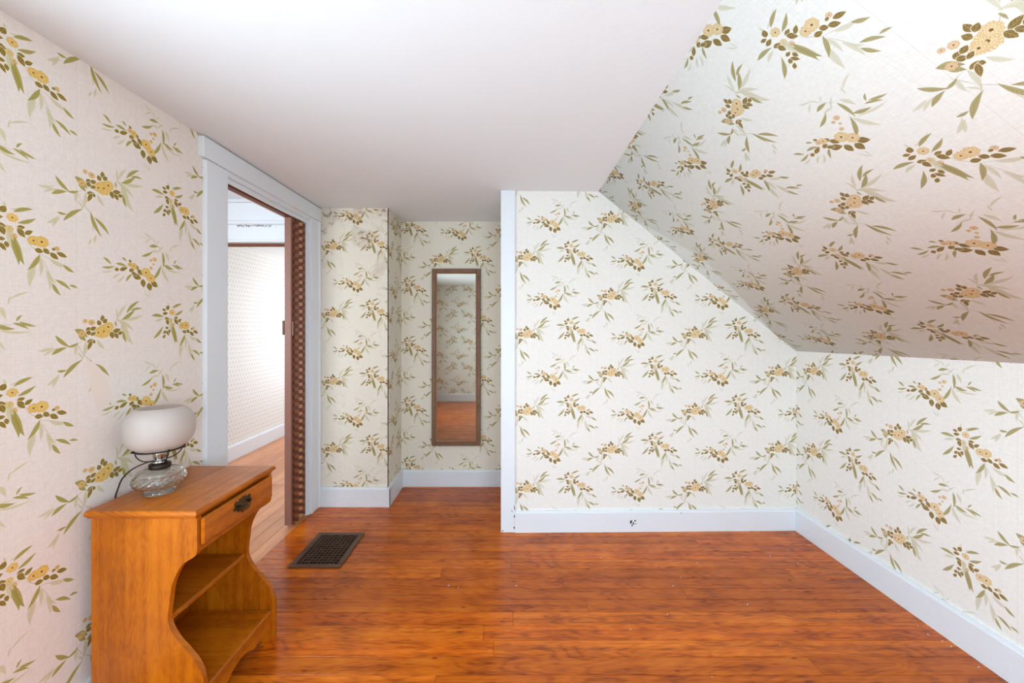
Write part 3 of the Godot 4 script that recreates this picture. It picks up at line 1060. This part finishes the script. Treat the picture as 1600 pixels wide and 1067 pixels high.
# ------------------------------------------------------------------ windows
func sash(called: String, at: Vector3, w: float, h: float, label: String, turn := 0.0):
	var n := base(called, at)
	n.rotation.y = turn
	structure(n, label, "window")
	var hw := w / 2; var hh := h / 2
	for p in [[-hw, hw, hh - 0.045, hh], [-hw, hw, -hh, -hh + 0.05], [-hw, -hw + 0.04, -hh + 0.05, hh - 0.045], [hw - 0.04, hw, -hh + 0.05, hh - 0.045], [-hw + 0.04, hw - 0.04, -0.018, 0.018]]:
		var st := new_st()
		bbox(st, Vector3(p[0], p[2], -0.02), Vector3(p[1], p[3], 0.02), 0.003)
		put("sash_rail", st, M.paint, n)
	for p in [[0.018, hh - 0.045], [-hh + 0.05, -0.018]]:
		var st := new_st()
		bbox(st, Vector3(-hw + 0.04, p[0], -0.002), Vector3(hw - 0.04, p[1], 0.002), 0.0)
		put("pane", st, M.pane, n)

func build_window():
	sash("window_4", Vector3(XL - 0.06, 1.05, -0.37), 0.58, 1.0, "added unseen white sash window in the pinkish papered wall", PI / 2)  # unseen window, added to carry the fill light from the left
	sash("window_1", Vector3(0.55, 1.20, -REAR + 0.07), 0.80, 1.0, "white sash window in the rear papered wall")
	var n := base("trim_3", Vector3(0.55, 1.20, -REAR))
	structure(n, "white casing round the rear window", "trim")
	for p in [[-0.46, 0.44, 0.5, 0.55], [-0.48, -0.4, -0.5, 0.5], [0.4, 0.46, -0.5, 0.5], [-0.5, 0.5, -0.53, -0.5]]:
		var st := new_st()
		bbox(st, Vector3(p[0], p[2], -0.018 if p[2] > -0.51 else -0.05), Vector3(p[1], p[3], 0.0), 0.003)
		put("casing_board", st, M.paint, n)

# ------------------------------------------------------------------ nightstand
func build_nightstand():
	var O := Vector3(-1.12, 0, -1.447)
	var n := base("nightstand", O)
	tag(n, "honey maple nightstand with one drawer, open shelves and curved sides", "nightstand")
	var Y := Vector3.UP
	# curved side panels: outline in (x, height)
	var front := spline([Vector2(-0.963, 0.654), Vector2(-0.963, 0.58), Vector2(-0.9632, 0.553), Vector2(-0.972, 0.535), Vector2(-1.0105, 0.508), Vector2(-1.038, 0.455), Vector2(-1.0465, 0.403), Vector2(-1.0516, 0.335), Vector2(-1.0276, 0.283), Vector2(-0.9931, 0.244), Vector2(-0.963, 0.205), Vector2(-0.9457, 0.162), Vector2(-0.941, 0.11), Vector2(-0.941, 0.0)], 5)
	var poly := PackedVector2Array()
	for p in front:
		poly.append(Vector2(p.x - O.x, p.y))
	for p in [Vector2(-0.985, 0.0), Vector2(-1.01, 0.03), Vector2(-1.05, 0.05), Vector2(-1.18, 0.05), Vector2(-1.22, 0.03), Vector2(-1.245, 0.0), Vector2(-1.288, 0.0), Vector2(-1.288, 0.654)]:
		poly.append(Vector2(p.x - O.x, p.y))
	for d in [1.252, 1.624]:
		var st := new_st()
		# swap uv so the grain runs up the panel
		prism_up(st, poly, Vector3(0, 0, -(d - 1.447)), 0.018)
		put("side_panel", st, M.maple, n)
	# top with a moulded edge: stacked outlines
	var st := new_st()
	moulded_top(st, Vector3(-1.297 - O.x, 0.654, -(1.657 - 1.447)), Vector3(-0.954 - O.x, 0.68, -(1.237 - 1.447)))
	put("top", st, M.maple, n)
	st = new_st()
	slab(st, -1.287 - O.x, -1.279 - O.x, 0.05, 0.652, -0.177, 0.177, 0.0)
	put("back_panel", st, M.maple, n)
	st = new_st()
	slab(st, -0.972 - O.x, -0.990 - O.x, 0.536, 0.562, -0.1765, 0.1765, 0.004)
	put("rail", st, M.maple, n)
	st = new_st()
	slab(st, -1.278 - O.x, -0.976 - O.x, 0.545, 0.557, -0.1765, 0.1765, 0.0)
	put("drawer_bottom_board", st, M.maple, n)
	# drawer
	st = new_st()
	slab(st, -0.964 - O.x, -0.951 - O.x, 0.5635, 0.6495, 1.2625 - 1.447, 1.6315 - 1.447, 0.006)
	slab(st, -1.25 - O.x, -0.964 - O.x, 0.568, 0.645, -0.168, 0.168, 0.0)
	var dr = put("drawer", st, M.maple, n)
	bail_handle(dr, Vector3(-0.951 - O.x, 0.612, 0.0))
	# shelves
	st = new_st()
	slab(st, -1.278 - O.x, -1.056 - O.x, 0.322, 0.340, -0.1765, 0.1765, 0.005)
	put("shelf", st, M.maple, n)
	st = new_st()
	slab(st, -1.278 - O.x, -0.950 - O.x, 0.098, 0.116, -0.1765, 0.1765, 0.005)
	put("shelf", st, M.maple, n)
	# scalloped apron
	var ap := spline([Vector2(-0.1765, 0.0), Vector2(-0.135, 0.0), Vector2(-0.128, 0.025), Vector2(-0.105, 0.045), Vector2(-0.075, 0.04), Vector2(-0.04, 0.058), Vector2(0.0, 0.066), Vector2(0.04, 0.058), Vector2(0.075, 0.04), Vector2(0.105, 0.045), Vector2(0.128, 0.025), Vector2(0.135, 0.0), Vector2(0.1765, 0.0)], 3)
	ap.append(Vector2(0.1765, 0.099)); ap.append(Vector2(-0.1765, 0.099))
	st = new_st()
	prism(st, ap, Vector3(-0.956 - O.x, 0, 0), Vector3(0, 0, -1), Y, 0.016, Vector2.ZERO, Vector2.ONE, 0.0)
	put("apron", st, M.maple, n)

# a panel in the x-height plane, facing the camera, grain upwards, with eased edges
func prism_up(st: SurfaceTool, poly: PackedVector2Array, at: Vector3, thick: float):
	var tmp := new_st()
	prism(tmp, poly, at, Vector3(1, 0, 0), Vector3.UP, thick, Vector2.ZERO, Vector2.ONE, 0.0025)
	var arr := tmp.commit_to_arrays()
	var vs: PackedVector3Array = arr[Mesh.ARRAY_VERTEX]
	st.set_smooth_group(-1)
	for v in vs:
		st.set_uv(Vector2(v.y * 0.9 + 0.13, v.x * 0.9 + v.z))
		st.add_vertex(v)

func moulded_top(st: SurfaceTool, lo: Vector3, hi: Vector3):
	# ogee edge from below: inset, height share
	var prof := [[0.016, 0.0], [0.012, 0.0], [0.009, 0.12], [0.008, 0.25], [0.004, 0.34], [0.001, 0.46], [0.0, 0.6], [0.0005, 0.76], [0.0025, 0.9], [0.006, 1.0]]
	st.set_smooth_group(-1)
	var ring := func(k: int) -> Array:
		var i: float = prof[k][0]
		var y: float = lerpf(lo.y, hi.y, prof[k][1])
		var b := minf(i, 0.002)
		return [Vector3(lo.x + b, y, hi.z - i), Vector3(hi.x - i, y, hi.z - i), Vector3(hi.x - i, y, lo.z + i), Vector3(lo.x + b, y, lo.z + i)]
	var uv := func(p: Vector3) -> Vector2: return Vector2(p.z * 0.9 + p.y * 0.5, p.x * 0.9 + p.y * 3.0)
	for k in prof.size() - 1:
		var a: Array = ring.call(k); var b: Array = ring.call(k + 1)
		for i in 4:
			var j := (i + 1) % 4
			quad(st, a[i], a[j], b[j], b[i], uv.call(a[i]), uv.call(a[j]), uv.call(b[j]), uv.call(b[i]))
	var t: Array = ring.call(prof.size() - 1)
	quad(st, t[0], t[1], t[2], t[3], uv.call(t[0]), uv.call(t[1]), uv.call(t[2]), uv.call(t[3]))
	var u: Array = ring.call(0)
	quad(st, u[3], u[2], u[1], u[0], uv.call(u[3]), uv.call(u[2]), uv.call(u[1]), uv.call(u[0]))

func bail_handle(parent: Node, at: Vector3):
	# bat-wing plate: half outline in (across, up)
	var half := [Vector2(0.0, 0.026), Vector2(0.006, 0.020), Vector2(0.013, 0.023), Vector2(0.019, 0.016), Vector2(0.027, 0.020), Vector2(0.036, 0.016), Vector2(0.034, 0.006), Vector2(0.041, 0.002), Vector2(0.035, -0.006), Vector2(0.025, -0.005), Vector2(0.020, -0.014), Vector2(0.010, -0.012), Vector2(0.006, -0.020), Vector2(0.0, -0.023)]
	for i in half.size():
		half[i] *= 1.22
	var pl := spline(half, 3)
	var full := pl.duplicate()
	for i in range(pl.size() - 2, 0, -1):
		full.append(Vector2(-pl[i].x, pl[i].y))
	var st := new_st()
	prism(st, full, at + Vector3(0.0018, 0, 0), Vector3(0, 0, -1), Vector3.UP, 0.0018)
	var h = put("handle", st, M.brass, parent)
	h.set_meta("label", "dark antique brass bat-wing pull")
	var sh := new_st()
	for s in [-1, 1]:
		tube(sh, PackedVector3Array([at + Vector3(0, 0.004, s * 0.026), at + Vector3(0.014, 0.004, s * 0.026)]), 0.0036, 10)
	var pts := []
	for i in 13:
		var t := float(i) / 12.0
		var z := lerpf(-0.028, 0.028, t)
		var dip := sin(PI * t)
		pts.append(at + Vector3(0.011 + 0.004 * dip, 0.004 - 0.020 * pow(dip, 0.55) + 0.003 * exp(-pow((t - 0.5) / 0.1, 2)), z))
	tube(sh, curve3(pts, 3), 0.0028, 8, false, func(t): return 0.0022 + 0.0012 * sin(PI * t))
	put("bail", sh, M.brass, parent)

# ------------------------------------------------------------------ lamp
func build_lamp():
	var n := base("table_lamp", Vector3(-1.192, 0.6803, -1.386))
	tag(n, "small hurricane lamp with frosted white globe shade and clear glass base on the nightstand", "lamp")
	# pressed glass base: outer wall up, inner wall down
	var outer := spline([Vector2(0.040, 0.0), Vector2(0.0425, 0.004), Vector2(0.041, 0.010), Vector2(0.037, 0.014), Vector2(0.046, 0.019), Vector2(0.064, 0.028), Vector2(0.0745, 0.042), Vector2(0.0735, 0.054), Vector2(0.066, 0.064), Vector2(0.063, 0.068), Vector2(0.0625, 0.072), Vector2(0.059, 0.076), Vector2(0.045, 0.0805), Vector2(0.030, 0.083), Vector2(0.026, 0.085)], 4)
	var inner := spline([Vector2(0.023, 0.085), Vector2(0.027, 0.080), Vector2(0.044, 0.0765), Vector2(0.057, 0.071), Vector2(0.062, 0.062), Vector2(0.069, 0.053), Vector2(0.0695, 0.042), Vector2(0.060, 0.030), Vector2(0.040, 0.021), Vector2(0.0, 0.019)], 4)
	var prof := PackedVector2Array([Vector2(0.0, 0.002)])
	prof.append(Vector2(0.03, 0.001))
	prof.append_array(outer)
	var n_out := prof.size()
	prof.append_array(inner)
	var st := new_st()
	lathe(st, prof, 144, func(ph: float, y: float, i: int) -> float:
		if i >= n_out or y < 0.021 or y > 0.064: return 0.0
		var u := ph * 20.0 / TAU
		var v := (y - 0.021) / 0.0145
		var a := absf(fposmod(u + v, 1.0) - 0.5) * 2.0
		var b := absf(fposmod(u - v, 1.0) - 0.5) * 2.0
		return 0.0042 * (minf(a, b) - 0.5) * smoothstep(0.021, 0.027, y) * (1.0 - smoothstep(0.058, 0.064, y)))
	put("glass_base", st, M.glass, n)
	# burner
	st = new_st()
	lathe(st, PackedVector2Array([Vector2(0.0, 0.0835), Vector2(0.029, 0.0835), Vector2(0.0305, 0.086), Vector2(0.0305, 0.097), Vector2(0.028, 0.100), Vector2(0.019, 0.102), Vector2(0.0, 0.102)]), 48, func(ph: float, y: float, i: int) -> float: return (0.0008 * sin(ph * 24.0)) if i in [2, 3] else 0.0)
	put("collar", st, M.dark_metal, n)
	st = new_st()
	lathe(st, PackedVector2Array([Vector2(0.0, 0.101), Vector2(0.021, 0.101), Vector2(0.024, 0.106), Vector2(0.021, 0.111), Vector2(0.015, 0.113), Vector2(0.015, 0.117), Vector2(0.0185, 0.119), Vector2(0.0185, 0.142), Vector2(0.016, 0.146), Vector2(0.0, 0.146)]), 40)
	var sock = put("socket", st, M.steel, n)
	sock.set_meta("label", "silver metal lamp socket")
	st = new_st()
	tube(st, PackedVector3Array([Vector3(0.018, 0.112, 0.008), Vector3(0.030, 0.112, 0.014)]), 0.0022, 8)
	lathe_at(st, Vector3(0.031, 0.112, 0.0145), 0.005)
	put("switch", st, M.dark_metal, sock)
	# gallery: a beaded ring on arms
	st = new_st()
	var R := 0.0665
	var ring := PackedVector3Array()
	for i in 96:
		ring.append(Vector3(R * cos(TAU * i / 96.0), 0.150, R * sin(TAU * i / 96.0)))
	tube(st, ring, 0.0022, 8, true)
	for i in 66:
		lathe_at(st, Vector3(R * cos(TAU * i / 66.0), 0.150, R * sin(TAU * i / 66.0)), 0.0034, 6)
	var gal = put("gallery_ring", st, M.dark_metal, n)
	for i in 4:
		var an := TAU * (i + 0.35) / 4.0
		var c := Vector3(cos(an), 0, sin(an))
		st = new_st()
		tube(st, curve3([c * 0.0655 + Vector3(0, 0.150, 0), c * 0.062 + Vector3(0, 0.135, 0), c * 0.050 + Vector3(0, 0.120, 0), c * 0.034 + Vector3(0, 0.113, 0), c * 0.020 + Vector3(0, 0.112, 0)], 5), 0.0018, 8)
		put("arm", st, M.dark_metal, gal)
		st = new_st()
		lathe_at(st, c * 0.0725 + Vector3(0, 0.153, 0), 0.004)
		put("thumbscrew", st, M.dark_metal, gal)
	# shade: a squat globe with a wide mouth, a shell
	var sh := spline([Vector2(0.0625, 0.151), Vector2(0.066, 0.155), Vector2(0.082, 0.168), Vector2(0.0935, 0.190), Vector2(0.0975, 0.216), Vector2(0.0950, 0.246), Vector2(0.0865, 0.268), Vector2(0.074, 0.282), Vector2(0.066, 0.287), Vector2(0.0635, 0.290)], 5)
	var p2 := sh.duplicate()
	for i in range(sh.size() - 1, -1, -1):
		p2.append(Vector2(sh[i].x - 0.0028, sh[i].y - 0.001 * (float(i) / sh.size())))
	p2.append(sh[0])
	st = new_st()
	lathe(st, p2, 96)
	put("shade", st, M.shade, n)
	# cord
	st = new_st()
	tube(st, curve3([Vector3(0.000, 0.112, 0.018), Vector3(-0.020, 0.110, 0.030), Vector3(-0.055, 0.092, 0.044), Vector3(-0.085, 0.062, 0.046), Vector3(-0.102, 0.028, 0.043), Vector3(-0.112, 0.0, 0.041), Vector3(-0.117, -0.06, 0.042), Vector3(-0.116, -0.30, 0.06), Vector3(-0.112, -0.55, 0.09)], 6), 0.0024, 8)
	put("cord", st, M.cord, n)

func lathe_at(st: SurfaceTool, c: Vector3, r: float, segs := 10):
	# a small ball
	st.set_smooth_group(1)
	var rows := maxi(3, segs / 2)
	for i in rows:
		for s in segs:
			var q := []
			for w in [[i, s], [i, s + 1], [i + 1, s + 1], [i + 1, s]]:
				var th: float = PI * w[0] / rows
				var ph: float = TAU * (w[1] % segs) / segs
				q.append(c + Vector3(sin(th) * cos(ph), cos(th), sin(th) * sin(ph)) * r)
			if i > 0:
				tri(st, q[0], q[1], q[2])
			if i < rows - 1:
				tri(st, q[0], q[2], q[3])

# ------------------------------------------------------------------ wall mirror
func build_mirror():
	var n := base("wall_mirror", Vector3(-0.419, 0.323, -3.170))
	n.rotation.x = deg_to_rad(-0.5)
	tag(n, "tall narrow mirror in a thin brown wooden frame hanging in the alcove", "mirror")
	var hw := 0.190
	var H := 1.377
	var fw := 0.033
	for p in [[-hw, -hw + fw, 0.0, H, true], [hw - fw, hw, 0.0, H, true], [-hw + fw, hw - fw, H - fw, H, false], [-hw + fw, hw - fw, 0.0, fw, false]]:
		var st := new_st()
		bbox(st, Vector3(p[0], p[2], 0.0), Vector3(p[1], p[3], 0.016), 0.004)
		put("frame_rail", st, M.frame, n)
	var lw := 0.006
	for p in [[-hw + fw, -hw + fw + lw, fw, H - fw], [hw - fw - lw, hw - fw, fw, H - fw], [-hw + fw + lw, hw - fw - lw, H - fw - lw, H - fw], [-hw + fw + lw, hw - fw - lw, fw, fw + lw]]:
		var st := new_st()
		bbox(st, Vector3(p[0], p[2], 0.002), Vector3(p[1], p[3], 0.011), 0.002)
		put("inner_lip", st, M.frame_lip, n)
	var st2 := new_st()
	bbox(st2, Vector3(-hw + 0.02, 0.02, 0.001), Vector3(hw - 0.02, H - 0.02, 0.005), 0.0)
	put("mirror_glass", st2, M.mirror, n)

# ------------------------------------------------------------------ floor register
func build_register():
	var n := base("floor_register", Vector3(-1.012, 0, -2.275))
	tag(n, "dark brown metal grille of a heating register set in the wooden floor", "register")
	var hx := 0.138; var hz := 0.178; var fw := 0.030
	var st := new_st()
	bbox(st, Vector3(-hx + 0.02, 0.0002, -hz + 0.02), Vector3(hx - 0.02, 0.0016, hz - 0.02), 0.0)
	put("dark_backing", st, M.well, n)  # black plate at floor level in place of the shaded hole below
	for p in [[-hx, hx, hz - fw, hz], [-hx, hx, -hz, -hz + fw], [-hx, -hx + fw, -hz + fw, hz - fw], [hx - fw, hx, -hz + fw, hz - fw]]:
		st = new_st()
		bbox(st, Vector3(p[0], 0.0002, p[2]), Vector3(p[1], 0.008, p[3]), 0.004)
		put("frame_side", st, M.iron, n)
	var nx := 10
	var nz := 13
	var s0 := new_st()
	bbox(s0, Vector3(-0.0017, 0.0017, -hz + fw), Vector3(0.0017, 0.0085, hz - fw), 0.001)
	var lx: MeshInstance3D = put("bar", s0, M.iron, n)
	lx.position.x = lerpf(-hx + fw, hx - fw, 1.0 / nx)
	for i in range(2, nx):
		var c := lx.duplicate()
		c.name = "bar"
		n.add_child(c, true)
		c.position.x = lerpf(-hx + fw, hx - fw, float(i) / nx)
	s0 = new_st()
	bbox(s0, Vector3(-hx + fw, 0.0017, -0.0017), Vector3(hx - fw, 0.0079, 0.0017), 0.001)
	var lz: MeshInstance3D = put("cross_bar", s0, M.iron, n)
	lz.position.z = lerpf(-hz + fw, hz - fw, 1.0 / nz)
	for i in range(2, nz):
		var c := lz.duplicate()
		c.name = "cross_bar"
		n.add_child(c, true)
		c.position.z = lerpf(-hz + fw, hz - fw, float(i) / nz)
